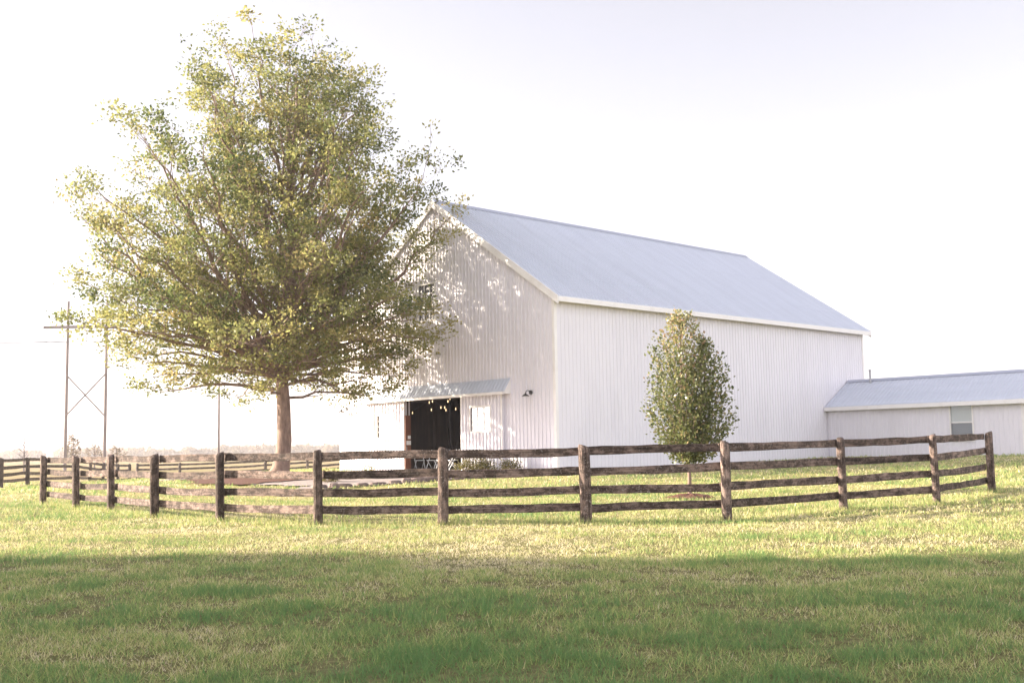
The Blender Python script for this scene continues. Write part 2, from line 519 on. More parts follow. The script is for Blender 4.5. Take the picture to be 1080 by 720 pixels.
mb.prism([(-OHE-.02, W/2-.22, HR-sl*.22+.125), (-OHE-.02, W/2, HR+.13), (-OHE-.02, W/2+.22, HR-sl*.22+.125),
          (-OHE-.02, W/2+.22, HR-sl*.22+.14), (-OHE-.02, W/2, HR+.165), (-OHE-.02, W/2-.22, HR-sl*.22+.14)], (LB+.3+OHE+.04, 0, 0))
mb.build('ridge_cap', M['ridge'], barn)
# gable window
mb = MB(); fw = .07
mb.box(-.05, .06, GWY0-fw, GWY0, GWZ0-fw, GWZ1+fw); mb.box(-.05, .06, GWY1, GWY1+fw, GWZ0-fw, GWZ1+fw)
mb.box(-.05, .06, GWY0, GWY1, GWZ0-fw, GWZ0); mb.box(-.05, .06, GWY0, GWY1, GWZ1, GWZ1+fw)
win = mb.build('window', M['trim'], barn)
win['label'] = 'small dark paned window high in the gable'
mb = MB()
for i in (1, 2): 
    y = GWY0+(GWY1-GWY0)*i/3; mb.box(-.012, .02, y-.016, y+.016, GWZ0, GWZ1)
for i in (1, 2, 3):
    z = GWZ0+(GWZ1-GWZ0)*i/4; mb.box(-.010, .018, GWY0, GWY1, z-.014, z+.014)
mb.build('muntin', M['trim'], win)
mb = MB(); mb.box(.03, .045, GWY0, GWY1, GWZ0, GWZ1); mb.build('pane', M['glassdark'], win)
# sliding doors beside the opening
def sliding_door(y0, y1, wy0, wy1, wz0, wz1, paneclr, label):
    mb = MB(); xa, xb = -.16, -.06
    ztop = 3.36
    for a, b, z0, z1 in ((y0, wy0, .04, ztop), (wy1, y1, .04, ztop), (wy0, wy1, .04, wz0), (wy0, wy1, wz1, ztop)):
        mb.box(xa, xb, a, b, z0, z1)
    y = y0+.16
    while y < y1-.08:
        sp = [(.04, ztop)] if not (wy0-.08 < y < wy1+.08) else [(.04, wz0-.08), (wz1+.08, ztop)]
        for z0, z1 in sp:
            mb.prism([(xa, y-.026, z0), (xa-.048, y-.02, z0), (xa-.048, y+.02, z0), (xa, y+.026, z0)], (0, 0, z1-z0))
        y += .229
    d = mb.build('sliding_door', M['siding'], barn)
    d['label'] = label
    for yy in (y0, y1-.09):
        mb = MB(); mb.box(xa-.03, xa-.001, yy, yy+.09, .04, ztop)
        mb.build('edge_trim', M['trim'], d)
    mb = MB(); f = .075
    mb.box(xa-.035, xb, wy0-f, wy0, wz0-f, wz1+f); mb.box(xa-.035, xb, wy1, wy1+f, wz0-f, wz1+f)
    mb.box(xa-.035, xb, wy0, wy1, wz0-f, wz0); mb.box(xa-.035, xb, wy0, wy1, wz1, wz1+f)
    for i in (1, 2):
        y = wy0+(wy1-wy0)*i/3; mb.box(xa+.008, xa+.02, y-.009, y+.009, wz0, wz1)
    for i in (1, 2, 3):
        z = wz0+(wz1-wz0)*i/4; mb.box(xa+.006, xa+.018, wy0, wy1, z-.010, z+.010)
    mb.build('window_frame', M['trim'], d)
    mb = MB(); mb.box(xa+.03, xa+.045, wy0, wy1, wz0, wz1); mb.build('pane', paneclr, d)
sliding_door(3.12, DY0+.02, 3.92, 5.22, 1.76, 2.80, M['glasspale'], 'white sliding door panel right of the opening')
sliding_door(DY1-.02, 13.2, 10.97, 12.3, 1.60, 2.66, M['glasspale'], 'sunlit white sliding door panel left of the opening')
# pent roof over the door track
mb = MB()
pa, pb = 2.72, 13.66
mb.prism([(-.024, pa, 3.93), (-.42, pa, 3.36), (-.42, pa, 3.40), (-.024, pa, 3.98)], (0, pb-pa, 0))
y = pa+.06
d = Vector((-.40, 0, -.585))
while y < pb:
    mb.prism([(-.024, y-.026, 3.98), (-.035, y-.012, 4.003), (-.035, y+.012, 4.003), (-.024, y+.026, 3.98)], d)
    y += .229
pent = mb.build('pent_roof', M['rooftin'], barn)
mb = MB()
mb.box(-.445, -.422, pa, pb, 3.28, 3.40)
mb.prism([(-.024, pa-.03, 3.30), (-.42, pa-.03, 3.30), (-.42, pa-.03, 3.38), (-.024, pa-.03, 3.96)], (0, .028, 0))
mb.prism([(-.024, pb+.002, 3.30), (-.42, pb+.002, 3.30), (-.42, pb+.002, 3.38), (-.024, pb+.002, 3.96)], (0, .028, 0))
mb.box(-.42, -.024, pa+.01, pb-.01, 3.372, 3.384)
mb.build('fascia', M['trim'], pent)
# door jambs
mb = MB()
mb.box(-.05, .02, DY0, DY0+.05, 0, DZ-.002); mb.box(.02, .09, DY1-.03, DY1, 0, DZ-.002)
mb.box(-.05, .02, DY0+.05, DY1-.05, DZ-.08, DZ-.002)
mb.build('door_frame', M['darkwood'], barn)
# narrow brown door leaf standing inside the left jamb
mb = MB(); mb.box(-.15, .17, DY1-.095, DY1-.035, .05, 2.62)
for k in range(3): mb.box(-.145+k*.105, -.145+k*.105+.095, DY1-.103, DY1-.096, .06, 2.6)
bd = mb.build('door', M['browndoor'], barn); bd['label'] = 'brown wooden door folded back inside the opening'
mb = MB(); mb.box(-.10, .16, DY1-.112, DY1-.105, 1.22, 1.42); mb.box(-.02, .15, DY1-.112, DY1-.105, 1.50, 1.66)
mb.build('notice', M['paper'], bd)
mb = MB(); mb.tube([(-.11, DY1-.16, .95), (-.11, DY1-.16, 1.15)], [.014, .014], 6); mb.box(-.13, -.09, DY1-.16, DY1-.104, .96, .98); mb.box(-.13, -.09, DY1-.16, DY1-.104, 1.12, 1.14)
mb.build('handle', M['lampmetal'], bd)
# interior: floor, dark plank partition and posts
mb = MB(); mb.box(.2, LB-.2, .2, W-.2, -.25, .03); mb.build('floor', M['concrete'], barn)
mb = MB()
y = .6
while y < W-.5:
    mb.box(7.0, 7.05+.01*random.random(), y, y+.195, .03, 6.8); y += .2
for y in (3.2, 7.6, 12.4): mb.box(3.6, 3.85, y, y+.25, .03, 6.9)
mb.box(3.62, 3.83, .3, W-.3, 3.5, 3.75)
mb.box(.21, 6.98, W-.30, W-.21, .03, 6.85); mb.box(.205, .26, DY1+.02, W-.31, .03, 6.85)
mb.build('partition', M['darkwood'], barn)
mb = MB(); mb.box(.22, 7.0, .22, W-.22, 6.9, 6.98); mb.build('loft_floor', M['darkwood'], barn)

# wall lamps on the gable
def wall_lamp(ly, z, label):
    x, y = bw(-.024, ly)
    r = empty('wall_lamp', (x, y, CZ+z), TH)
    tag(r, label, 'wall lamp', 'gooseneck lamps on the barn gable')
    mb = MB(); mb.tube([(0, 0, 0), (-.04, 0, 0)], [.09, .09], 12); mb.build('mount_plate', M['lampmetal'], r)
    pts = [(-.04, 0, 0), (-.10, 0, .06), (-.20, 0, .08), (-.29, 0, .04), (-.32, 0, -.05)]
    mb = MB(); mb.tube(pts, [.016]*5, 8); mb.build('arm', M['lampmetal'], r, True)
    mb = MB(); mb.tube([(-.32, 0, -.04), (-.32, 0, -.08), (-.32, 0, -.11), (-.32, 0, -.17)], [.035, .045, .10, .18], 16, cap=False)
    sh = mb.build('shade', M['lampmetal'], r, True)
    mb = MB(); mb.tube([(-.32, 0, -.172), (-.32, 0, -.13), (-.32, 0, -.105)], [.17, .095, .035], 16, cap=False)
    mb.build('inner_shade', M['lampinner'], sh, True)
    return r
wall_lamp(1.45, 3.30, 'dark gooseneck barn lamp on the shaded right end of the gable')
wall_lamp(15.2, 3.12, 'dark gooseneck barn lamp by the sunlit left corner of the gable')

# string of bulbs inside the doorway
sl_ = empty('string_lights', (*bw(2.2, 10.4), CZ+3.0), TH)
tag(sl_, 'string of small warm bulbs hanging in the dark barn doorway', 'string lights')
BULBS = [(12.57, 2.81), (11.5, 3.30), (10.94, 2.90), (10.64, 3.31), (10.42, 3.0), (10.12, 2.87), (9.75, 2.97), (9.52, 3.26), (9.38, 2.89), (9.67, 3.41)]
pts = [(.25*math.sin(i*1.7), y-10.4, z-3.0+.13) for i, (y, z) in enumerate(BULBS)]
mb = MB(); mb.tube(pts, [.007]*len(pts), 4); mb.build('cord', M['lampmetal'], sl_)
for p in pts:
    b = MB()
    b.tube([(p[0], p[1], p[2]-.02), (p[0], p[1], p[2]-.07), (p[0], p[1], p[2]-.12), (p[0], p[1], p[2]-.15)], [.010, .022, .022, .008], 8)
    b.build('bulb', M['bulb'], sl_, True)

# white folding chairs just inside the doorway
def make_chair(name, label):
    r = empty(name); tag(r, label, 'chair', 'white folding chairs inside the barn')
    mb = MB(); mb.box(-.21, .21, -.2, .2, .43, .46); mb.build('seat', M['whitepaint'], r)
    mb = MB()
    for z in (.62, .74, .86): mb.box(-.20, .20, .245+.06*(z-.6), .262+.06*(z-.6), z-.045, z+.045)
    mb.build('backrest', M['whitepaint'], r)
    for s in (-1, 1):
        mb = MB(); mb.tube([(s*.22, -.24, 0), (s*.22, .02, .45), (s*.22, .27, .93)], [.02]*3, 5); mb.build('leg', M['whitepaint'], r)
        mb = MB(); mb.tube([(s*.195, .27, 0), (s*.195, -.15, .43)], [.02]*2, 5); mb.build('leg', M['whitepaint'], r)
    return r
ch0 = make_chair('folding_chair', '')
spots = [(.75, 10.15, 1.2, 'white folding chair nearest the brown door'), (1.0, 9.45, .3, 'white folding chair in the middle of the doorway, left of the fence post'),
         (1.0, 8.7, .2, 'white folding chair seen right behind the pale fence post'), (.8, 7.7, -.4, 'white folding chair at the right side of the barn doorway')]
for i, (lx, ly, a, lab) in enumerate(spots):
    c = ch0 if i == 0 else copy_tree(ch0)
    c.location = (*bw(lx, ly), CZ+.03); c.rotation_euler = (0, 0, TH+a-math.pi/2); c['label'] = lab

# ------------------------------------------------------------------ low wing to the right of the barn
wing = empty('annex', (*bw(20.48, -.03), CZ), TH)
tag(wing, 'low white annex with a blue grey metal roof at the right of the barn', 'annex')
# local frame: x along the barn's length, y negative = away from the barn
WL, WH, WD = 16.0, 3.0, 4.4
WR = 4.28
mb = MB()
WY0, WY1, WZ0, WZ1 = -7.86, -6.80, 1.00, 2.72
def wbox(a, b, z0, z1): mb.box(0, .15, a, b, z0, z1)
wbox(-WL, WY0, -.3, WH); wbox(WY1, -.01, -.3, WH); wbox(WY0, WY1, -.3, WZ0); wbox(WY0, WY1, WZ1, WH)
y = -.2
while y > -WL+.05:
    sp = [(-.3, WH-.06)] if not (WY0-.09 < y < WY1+.09) else [(-.3, WZ0-.1), (WZ1+.09, WH-.06)]
    for z0, z1 in sp:
        mb.prism([(0, y-.03, z0), (-.02, y-.013, z0), (-.02, y+.013, z0), (0, y+.03, z0)], (0, 0, z1-z0))
    y -= .229
mb.box(WD-.15, WD, -WL, -.01, -.3, WH)
mb.prism([(.15, -WL, -.3), (WD-.15, -WL, -.3), (WD-.15, -WL, WH), (WD/2, -WL, WR-.1), (.15, -WL, WH)], (0, .15, 0))
mb.build('wall', M['siding'], wing)
mb = MB(); mb.box(-.035, -.001, -10.42, -10.22, -.3, WH-.02); mb.box(-.035, -.001, -11.5, -11.3, -.3, WH-.02); mb.box(-.035, -.001, -11.3, -10.42, 2.4, WH-.02); mb.build('corner_trim', M['trim'], wing)
mb = MB(); mb.box(-.02, -.003, -11.3, -10.42, -.2, 2.4); mb.build('door', M['whitepaint'], wing)
def wslope(side):
    mb = MB(); U = WD/2+.28; s2 = (WR-WH)/(WD/2)
    def P(y, u, lift): return (WD/2+side*u, y, WR-s2*u+lift)
    ya, yb = -.005, -WL-.25
    mb.prism([P(ya, 0, 0), P(ya, U, 0), P(ya, U, .06), P(ya, 0, .06)], (0, yb-ya, 0))
    y = ya-.1
    while y > yb:
        mb.prism([P(y-.026, .04, .06), P(y-.011, .04, .085), P(y+.011, .04, .085), P(y+.026, .04, .06)], Vector(P(0, U+.01, 0))-Vector(P(0, .04, 0)))
        y -= .229
    o = mb.build('roof', M['rooftin'], wing)
    fb = MB(); xe = WD/2+side*U; z = WR-s2*U
    xa, xb = xe+side*.002, xe+side*.05
    fb.box(min(xa, xb), max(xa, xb), yb, ya, z-.17, z+.035)
    xa, xb = xe, xe-side*.27
    fb.box(min(xa, xb), max(xa, xb), yb, ya, z-.10, z-.06)
    fb.build('fascia', M['trim'], o)
wslope(-1); wslope(1)
mb = MB(); mb.prism([(WD/2-.2, -.005, WR-.02), (WD/2, -.005, WR+.095), (WD/2+.2, -.005, WR-.02), (WD/2, -.005, WR+.125)], (0, -WL-.25, 0)); mb.build('ridge_cap', M['ridge'], wing)
mb = MB(); f = .07
mb.box(-.045, .1, WY0-f, WY0, WZ0-f, WZ1+f); mb.box(-.045, .1, WY1, WY1+f, WZ0-f, WZ1+f)
mb.box(-.045, .1, WY0, WY1, WZ0-f, WZ0); mb.box(-.045, .1, WY0, WY1, WZ1, WZ1+f); mb.box(-.02, .06, WY0, WY1, 1.84, 1.90)
wwin = mb.build('window', M['trim'], wing)
mb = MB(); mb.box(.03, .045, WY0, WY1, 1.90, WZ1); p = mb.build('pane', M['glassblind'], wwin); p['label'] = 'upper pane with a pale blind'
mb = MB(); mb.box(.05, .065, WY0, WY1, WZ0, 1.84); p = mb.build('pane', M['glassgrey'], wwin); p['label'] = 'dark grey lower pane'
mb = MB(); mb.tube([(1.9, -1.53, WR-.3), (1.9, -1.53, WR+.55)], [.055, .055], 8); mb.tube([(1.9, -1.53, WR+.50), (1.9, -1.53, WR+.6)], [.075, .075], 8)
mb.build('vent_pipe', M['pipe'], wing)

# ------------------------------------------------------------------ fences
def post_mesh(h, r, seed, mb=None):
    rr = random.Random(seed); mb = mb or MB()
    zs = [-.15, 0, .25*h, .5*h, .75*h, h-.05, h]
    wx, wy = rr.uniform(-.02, .02), rr.uniform(-.02, .02)
    pts = [(wx*z + rr.uniform(-.004, .004), wy*z + rr.uniform(-.004, .004), z) for z in zs]
    n = 12
    jit = [rr.uniform(.92, 1.08) for _ in range(n)]
    b = len(mb.v)
    for i, p in enumerate(pts):
        k = 1.06-.08*i/len(pts)
        if i == len(pts)-1: k *= .86
        for q in range(n):
            a = 2*math.pi*q/n
            dz = 0.03*math.cos(a+rr.choice([0])+seed) if i >= len(pts)-2 else 0
            mb.v.append((p[0]+math.cos(a)*r*k*jit[q], p[1]+math.sin(a)*r*k*jit[q], p[2]+dz))
    for i in range(len(pts)-1):
        for q in range(n):
            q2 = (q+1) % n
            mb.f.append((b+i*n+q, b+i*n+q2, b+(i+1)*n+q2, b+(i+1)*n+q))
    mb.f.append(tuple(b+(len(pts)-1)*n+q for q in range(n)))
    return mb
def board(p0, p1, w, t, seed, material, parent, segs=8):
    """a rough sawn board from p0 to p1, w tall and t thick; local x runs along the board"""
    rr = random.Random(seed); mb = MB()
    p0, p1 = Vector(p0), Vector(p1)
    d = (p1-p0); Ln = d.length
    sag = rr.uniform(-.02, .004); ph = rr.uniform(0, 6); dr = rr.uniform(-.03, .03)
    for i in range(segs+1):
        u = i/segs
        c = Vector((u*Ln, 0, sag*4*u*(1-u) + .006*math.sin(ph+u*5) + dr*(u-.5)))
        hu, hl = w/2+rr.uniform(-.009, .009), w/2+rr.uniform(-.009, .009)
        e = .006
        for a, z in ((-t/2, -hl+e), (-t/2+e, -hl), (t/2-e, -hl), (t/2, -hl+e), (t/2, hu-e), (t/2-e, hu), (-t/2+e, hu), (-t/2, hu-e)):
            mb.v.append((c.x, a, c.z+z))
    for i in range(segs):
        for k in range(8):
            k2 = (k+1) % 8
            mb.f.append((i*8+k, (i+1)*8+k, (i+1)*8+k2, i*8+k2))
    mb.f.append(tuple(range(8))); mb.f.append(tuple(segs*8+k for k in range(8))[::-1])
    o = mb.build('rail', material, parent)
    o.location = p0
    o.rotation_euler = (0, -math.asin(d.z/Ln), math.atan2(d.y, d.x))
    return o
def fence(label, posts, heights, rails, off, material, pr, bw_, rail_gap=(), extra_rails=None):
    p0 = posts[0]
    root = empty('fence', (p0[0], p0[1], gz(*p0)))
    tag(root, label, 'fence')
    o0 = Vector((p0[0], p0[1], gz(*p0)))
    for i, (x, y) in enumerate(posts):
        o = post_mesh(heights[i], pr*random.Random(i*3+1).uniform(.9, 1.14), i+int(p0[0]*7)).build('post', M['fencepost'] if material is M['fence'] else material, root, True)
        o.location = Vector((x, y, gz(x, y)))-o0
    for i in range(len(posts)-1):
        if i in rail_gap: continue
        a, b = Vector((*posts[i], 0)), Vector((*posts[i+1], 0))
        d = (b-a).normalized(); nrm = Vector((-d.y, d.x, 0))*off
        za, zb = gz(*posts[i]), gz(*posts[i+1])
        for k, hgt in enumerate(rails):
            qa = a+nrm-d*.03*(1 if (i+k) % 2 else -.2); qb = b+nrm+d*.03*(-.2 if (i+k) % 2 else 1)
            # alternate boards lap in front of / behind one another by 3 mm
            ex = Vector((-d.y, d.x, 0))*(.003*((i+k) % 2))
            ra = hgt*heights[i]/1.43; rb = hgt*heights[i+1]/1.43
            qa = Vector((qa.x, qa.y, za+ra+random.uniform(-.012, .012)))+ex-o0; qb = Vector((qb.x, qb.y, zb+rb+random.uniform(-.012, .012)))+ex-o0
            board(qa, qb, bw_, .034, i*10+k+int(abs(p0[1])*13), material, root)
    return root
POSTS = [(-13.22, 30.93), (-11.56, 29.1), (-10.14, 27.73), (-8.05, 24.70), (-6.12, 22.94), (-3.78, 21.26), (-1.35, 20.69), (1.33, 20.55), (3.96, 20.68), (6.84, 23.0), (9.13, 23.92), (11.96, 27.68)]
HTS = [1.35, 1.36, 1.40, 1.40, 1.42, 1.42, 1.43, 1.44, 1.47, 1.49, 1.50, 1.50]
fence('dark weathered four rail wooden paddock fence curving across the foreground lawn', POSTS, HTS, (.30, .62, .97, 1.335), .115, M['fence'], .092, .155)
FA = [(-23.2, 49.2), (-23.3, 50.0), (-24.3, 55.0), (-25.2, 63.5), (-25.8, 67), (-26.5, 71), (-27, 75), (-27.6, 79)]
fence('brown board fence running away behind the left end of the curved fence', FA, [1.36]*8, (.30, .62, .97, 1.33), .11, M['farfence'], .10, .15)
FB = [(-27.4+3.05*i, 80+.25*i) for i in range(0, 11)]
fence('low brown rail fence crossing the field behind the oak trunk', FB, [1.38]*11, (.30, .62, .97, 1.30), .11, M['farfence'], .10, .15)

# ------------------------------------------------------------------ trees
def leaves_mesh(name, P, D, size, tint, material, parent, seed, up=0.5, aspect=.62):
    """P leaf bases (n,3), D rough directions; each leaf a folded diamond"""
    r = np.random.default_rng(seed); n = len(P)
    D = D + r.normal(0, .55, (n, 3)); D /= np.linalg.norm(D, axis=1)[:, None]+1e-9
    Nn = r.normal(0, 1, (n, 3)); Nn[:, 2] += up
    Sd = np.cross(D, Nn); Sd /= np.linalg.norm(Sd, axis=1)[:, None]+1e-9
    Nn = np.cross(Sd, D)
    s = size*r.uniform(.6, 1.25, n)[:, None]
    mid = P + D*s*.5 - Nn*s*.10
    V = np.stack([P, mid+Sd*s*aspect*.5+Nn*s*.16, P+D*s, mid-Sd*s*aspect*.5+Nn*s*.16], 1).reshape(-1, 3)
    Fq = np.arange(4*n).reshape(n, 4)
    return fast_mesh(name, V, Fq, material, parent, tint)

def curve(a, c, b, n):
    return [a*(1-t)**2 + c*2*t*(1-t) + b*t*t for t in [i/n for i in range(n+1)]]

def big_tree(root, seed, zs, RL, RR, H, lean, trunk_r, n_limbs, material, leaf, leaf_size, density, zmin, lowattach):
    r = random.Random(seed); nr = np.random.default_rng(seed)
    br = MB(); tr = MB()
    lz = [-.2, 0, .25, .7, 1.5, 3, 4.5, 6, 8, 10, 12, 14, 16, H*.93]
    lz = [z for z in lz if z < H*.93]+[H*.93]
    def leader(z):
        u = max(0, z)/H
        return Vector((lean*u + .12*math.sin(z*.9), .1*math.sin(z*.7+1), z))
    def trr(z):
        u = max(z, 0)/H
        return trunk_r*((1-u)**.85*.93+.03) + trunk_r*.55*math.exp(-max(z, 0)/.28)
    tr.tube([leader(z) for z in lz], lambda i, k: trr(lz[i])*(1+.05*math.sin(k*2.1+i)+(.10*math.sin(k*1.57*1.0) if lz[i] < .3 else 0)), 14)
    PP, DD, TT = [], [], []
    def env(z, az):
        l = float(np.interp(z, zs, RL)); q = float(np.interp(z, zs, RR))
        w = (1+math.cos(az))/2
        return l*(1-w)+q*w
    def leafy(pts, n, base_t):
        for _ in range(n):
            t = r.random()**.5*(len(pts)-1); i = min(int(t), len(pts)-2); f = t-i
            p = pts[i]*(1-f)+pts[i+1]*f
            d = (pts[i+1]-pts[i]).normalized()
            j = .12
            PP.append((p.x+r.gauss(0, j), p.y+r.gauss(0, j), p.z+r.gauss(0, j*.8)))
            DD.append((d.x, d.y, d.z)); TT.append(base_t+r.gauss(0, .13))
    def clump(c, n, base_t, w):
        for _ in range(n):
            x, y, z = r.gauss(0, w), r.gauss(0, w), r.gauss(0, w*.55)
            PP.append((c.x+x, c.y+y, c.z+z)); DD.append((x*3, y*3, z*3+.25)); TT.append(base_t+r.gauss(0, .12))
    for i in range(n_limbs):
        u = (i+.5)/n_limbs
        zt = zmin+(H-zmin)*(u**1.12)*.99
        az = i*2.39996+r.uniform(-.4, .4)
        Re = env(zt, az)
        Rr = Re*r.uniform(.84, 1.0)*(1+.09*math.sin(zt*2.3+az*2))
        el = R(float(np.interp(zt/H, [.15, .24, .38, .55, .8, 1], [-7, 6, 22, 37, 54, 74])) + r.uniform(-7, 7))
        za = max(lowattach+r.uniform(0, .8), zt-Rr*math.tan(el))
        za = min(za, zt-.02 if el > 0 else zt+1.6, H*.9)
        a = leader(za)
        b = Vector((leader(zt).x+math.cos(az)*Rr, math.sin(az)*Rr, zt))
        ln_ = (b-a).length
        c = (a+b)/2 + Vector((0, 0, ln_*(.10 if el < R(30) else -.06))) + Vector((r.uniform(-.05, .05), r.uniform(-.05, .05), 0))*ln_
        n = max(5, int(ln_*1.3))
        pts = curve(a, c, b, n)
        for k in range(1, n): pts[k] = pts[k]+Vector((r.gauss(0, .12), r.gauss(0, .12), r.gauss(0, .09)))
        r0 = min(.0105*ln_+.018, trr(za)*.75)
        br.tube(pts, [r0*(1-k/n)**.8+.008 for k in range(n+1)], 6, cap=False)
        limb_t = r.gauss(.36, .14) + .08*(1-zt/H)
        n2 = int(ln_*1.75*density)+3
        for k in range(n2):
            v = .20+.80*(k+r.random())/n2
            t = v*n; q = min(int(t), n-1); f = t-q
            p = pts[q]*(1-f)+pts[q+1]*f
            tg = (pts[q+1]-pts[q]).normalized()
            side = tg.cross(Vector((0, 0, 1))); side = side.normalized() if side.length > .1 else Vector((1, 0, 0))
            sg = 1 if k % 2 else -1
            dr = (tg*r.uniform(.5, 1.0) + side*sg*r.uniform(.4, 1.0) + Vector((0, 0, r.uniform(-.15, .55)))).normalized()
            l2 = (.35+ln_*(.135+.20*(1-v)))*r.uniform(.6, 1.2)
            l2 = min(l2, 2.6)
            e = p+dr*l2
            pm = (p+e)/2+Vector((0, 0, r.uniform(-.05, .12)*l2))
            s2 = curve(p, pm, e, 4)
            br.tube(s2, [max(.006, r0*.35*(1-v)+.012)*(1-.2*j) for j in range(5)], 4, cap=False)
            bt = limb_t + r.gauss(0, .12)
            bare = r.random() < .26   # thin sprays leave the gaps in the crown
            lush = .45 if bare else 1.55
            clump(s2[4], int(30*density*lush), bt, .21)
            
            for w in range(int((1.4+l2*1.15)*(.35+.85*v)+r.random())):
                x = r.uniform(.2, 1.0)*4; qi = min(int(x), 3); ff = x-qi
                ps = s2[qi]*(1-ff)+s2[qi+1]*ff
                d3 = (dr*r.uniform(.3, 1) + Vector((r.gauss(0, .6), r.gauss(0, .6), r.uniform(-.25, .6)))).normalized()
                l3 = r.uniform(.35, .95)
                s3 = [ps, ps+d3*l3*.5+Vector((0, 0, .03)), ps+d3*l3]
                br.tube(s3, [.008, .006, .004], 3, cap=False)
                clump(s3[2], int(r.uniform(24, 44)*density*lush), bt+r.gauss(0, .07), r.uniform(.14, .25))
    tr.build('trunk', material, root, True)
    br.build('branches', material, root, True)
    P = np.array(PP); D = np.array(DD); T = np.clip(np.array(TT), 0, 1)
    leaves_mesh('crown', P, D, leaf_size, T, leaf, root, seed)
    return len(P)

px = 24.3
ys_ = [436, 406, 375, 350, 310, 285, 250, 210, 180, 150, 110, 70, 40, 25, 14]
zs = [(500-y)/px for y in ys_]
RLp = [95, 140, 190, 214, 224, 220, 214, 208, 200, 164, 130, 104, 88, 50, 6]
RRp = [70, 108, 156, 176, 138, 108, 116, 170, 152, 118, 90, 64, 36, 24, 8]
oak = empty('oak_tree', (TREE[0], TREE[1], gz(*TREE)))
tag(oak, 'big spreading oak with yellowing leaves in front of the left end of the barn', 'tree')
NL = big_tree(oak, 11, [z*.975 for z in zs], [v/px for v in RLp], [v/px for v in RRp], 19.1, .75, .34, 112, M['bark'], M['oakleaf'], .155, .66, 3.3, 3.9)
print('oak leaves', NL)

# shade trees standing out of the frame on the left; their shadow lies over the near lawn
lab = 'tall dense oak in the row out of the picture, left of the lawn'
proto = empty('shade_oak', (0, 0, 0))
ez = [2.4, 3.4, 4.6, 6.5, 9, 11.5, 14, 16, 17.6, 18.8]
er = [3.2, 5.8, 7.2, 7.9, 8.1, 7.7, 6.6, 5.2, 3.4, .6]
big_tree(proto, 23, ez, er, er, 19.0, .2, .34, 100, M['bark'], M['oakleaf'], .20, 1.05, 2.6, 3.0)
for i, (x, y, rz, s) in enumerate([(-37, 11.6, 1.9, .98), (-38.5, 2.5, 3.6, 1.0), (-52, 13.8, 5.1, 1.0), (-53, 4.0, .6, 1.02), (-44.5, 12.6, 2.9, 1.0),
                                   (-30.5, 10.4, 4.4, .95)]):
    t = proto if i == 0 else copy_tree(proto)
    t.location = (x, y, 0); t.rotation_euler = (0, 0, rz); t.scale = (s, s, s)
    tag(t, lab, 'tree', 'oaks left of the lawn')

# young ornamental tree inside the fence
def young_tree():
    x, y = 4.62, 29.13
    root = empty('young_tree', (x, y, gz(x, y)))
    tag(root, 'young oval tree with glossy leaves and twin top before the barn side wall', 'tree')
    r = random.Random(5); tr = MB()
    tr.tube([(0, 0, -.1), (0, 0, 0), (.01, 0, .5), (0, .01, 1.05)], [.07, .06, .05, .048], 8)
    PP, DD, TT = [], [], []
    def prof(h, lead):   # radius of the crown at height h for each leader
        return float(np.interp(h, [1.05, 1.3, 1.7, 2.2, 2.8, 3.4, 4.0, 4.5, 4.95], [.26, .54, .80, .98, .97, .90, .76, .52, .16])) if lead == 0 else \
               float(np.interp(h, [1.1, 1.6, 2.3, 2.9, 3.4, 3.8, 4.15], [.32, .70, .88, .80, .60, .38, .10]))
    for lead, (ox, oy, top, n) in enumerate(((-.12, 0, 4.95, 84), (.50, .05, 4.2, 52))):
        pts = [Vector((0, 0, .95)), Vector((ox*.7, oy, 1.8)), Vector((ox, oy, 3.0)), Vector((ox, oy, top))]
        tr.tube(pts, [.04, .032, .022, .005], 6, cap=False)
        for i in range(n):
            zt = 1.08+(top-1.08)*((i+.5)/n)
            az = i*2.39996+lead
            ra = prof(zt, lead)*r.uniform(.72, 1.03)
            za = max(.98, zt-ra*1.15)
            f = (za-.95)/(top-.95)*3; k = min(int(f), 2); a = pts[k]*(1-(f-k))+pts[k+1]*(f-k)
            b = Vector((ox*min(1, zt/1.8)+math.cos(az)*ra, oy+math.sin(az)*ra, zt))
            cv = curve(a, (a+b)/2+Vector((math.cos(az), math.sin(az), -.6))*.12*ra, b, 5)
            tr.tube(cv, [.014, .012, .010, .008, .006, .004], 4, cap=False)
            for j in range(int(122*max(.35, ra))+28):
                t = (r.random()**.6)*5; q = min(int(t), 4); f2 = t-q
                p = cv[q]*(1-f2)+cv[q+1]*f2
                sp = .095
                PP.append((p.x+r.gauss(0, sp), p.y+r.gauss(0, sp), p.z+r.gauss(0, sp)))
                d = (b-a).normalized(); DD.append((d.x, d.y, d.z-.2))
                TT.append(abs(r.gauss(.25, .28)) + (.30 if r.random() < .12 else 0) + (.3 if zt > 4.2 else 0))
    tr.build('trunk', M['bark'], root, True)
    leaves_mesh('crown', np.array(PP), np.array(DD), .088, np.clip(TT, 0, 1), M['pearleaf'], root, 9, aspect=.75)
    mb = MB(); n = 22
    rings = [(1.0, .0), (.75, .05), (.4, .09), (.1, .10)]
    # mulch ring at its foot: a low rough mound
    for j, (k, h) in enumerate(rings):
        for i in range(n):
            a = 2*math.pi*i/n; rr_ = .62*k*(1+.12*math.sin(i*2.3)+r.uniform(-.08, .08))
            mb.v.append((math.cos(a)*rr_, math.sin(a)*rr_, h-.01+r.uniform(-.012, .012)))
    for j in range(3):
        for i in range(n):
            i2 = (i+1) % n; mb.f.append((j*n+i, j*n+i2, (j+1)*n+i2, (j+1)*n+i))
    mb.f.append(tuple(3*n+i for i in range(n)))
    m = mb.build('mulch_ring', M['mulch']); m.location = (x, y, gz(x, y)+.03)
    tag(m, 'small red brown mulch mound round the foot of the young tree', 'mulch')
young_tree()

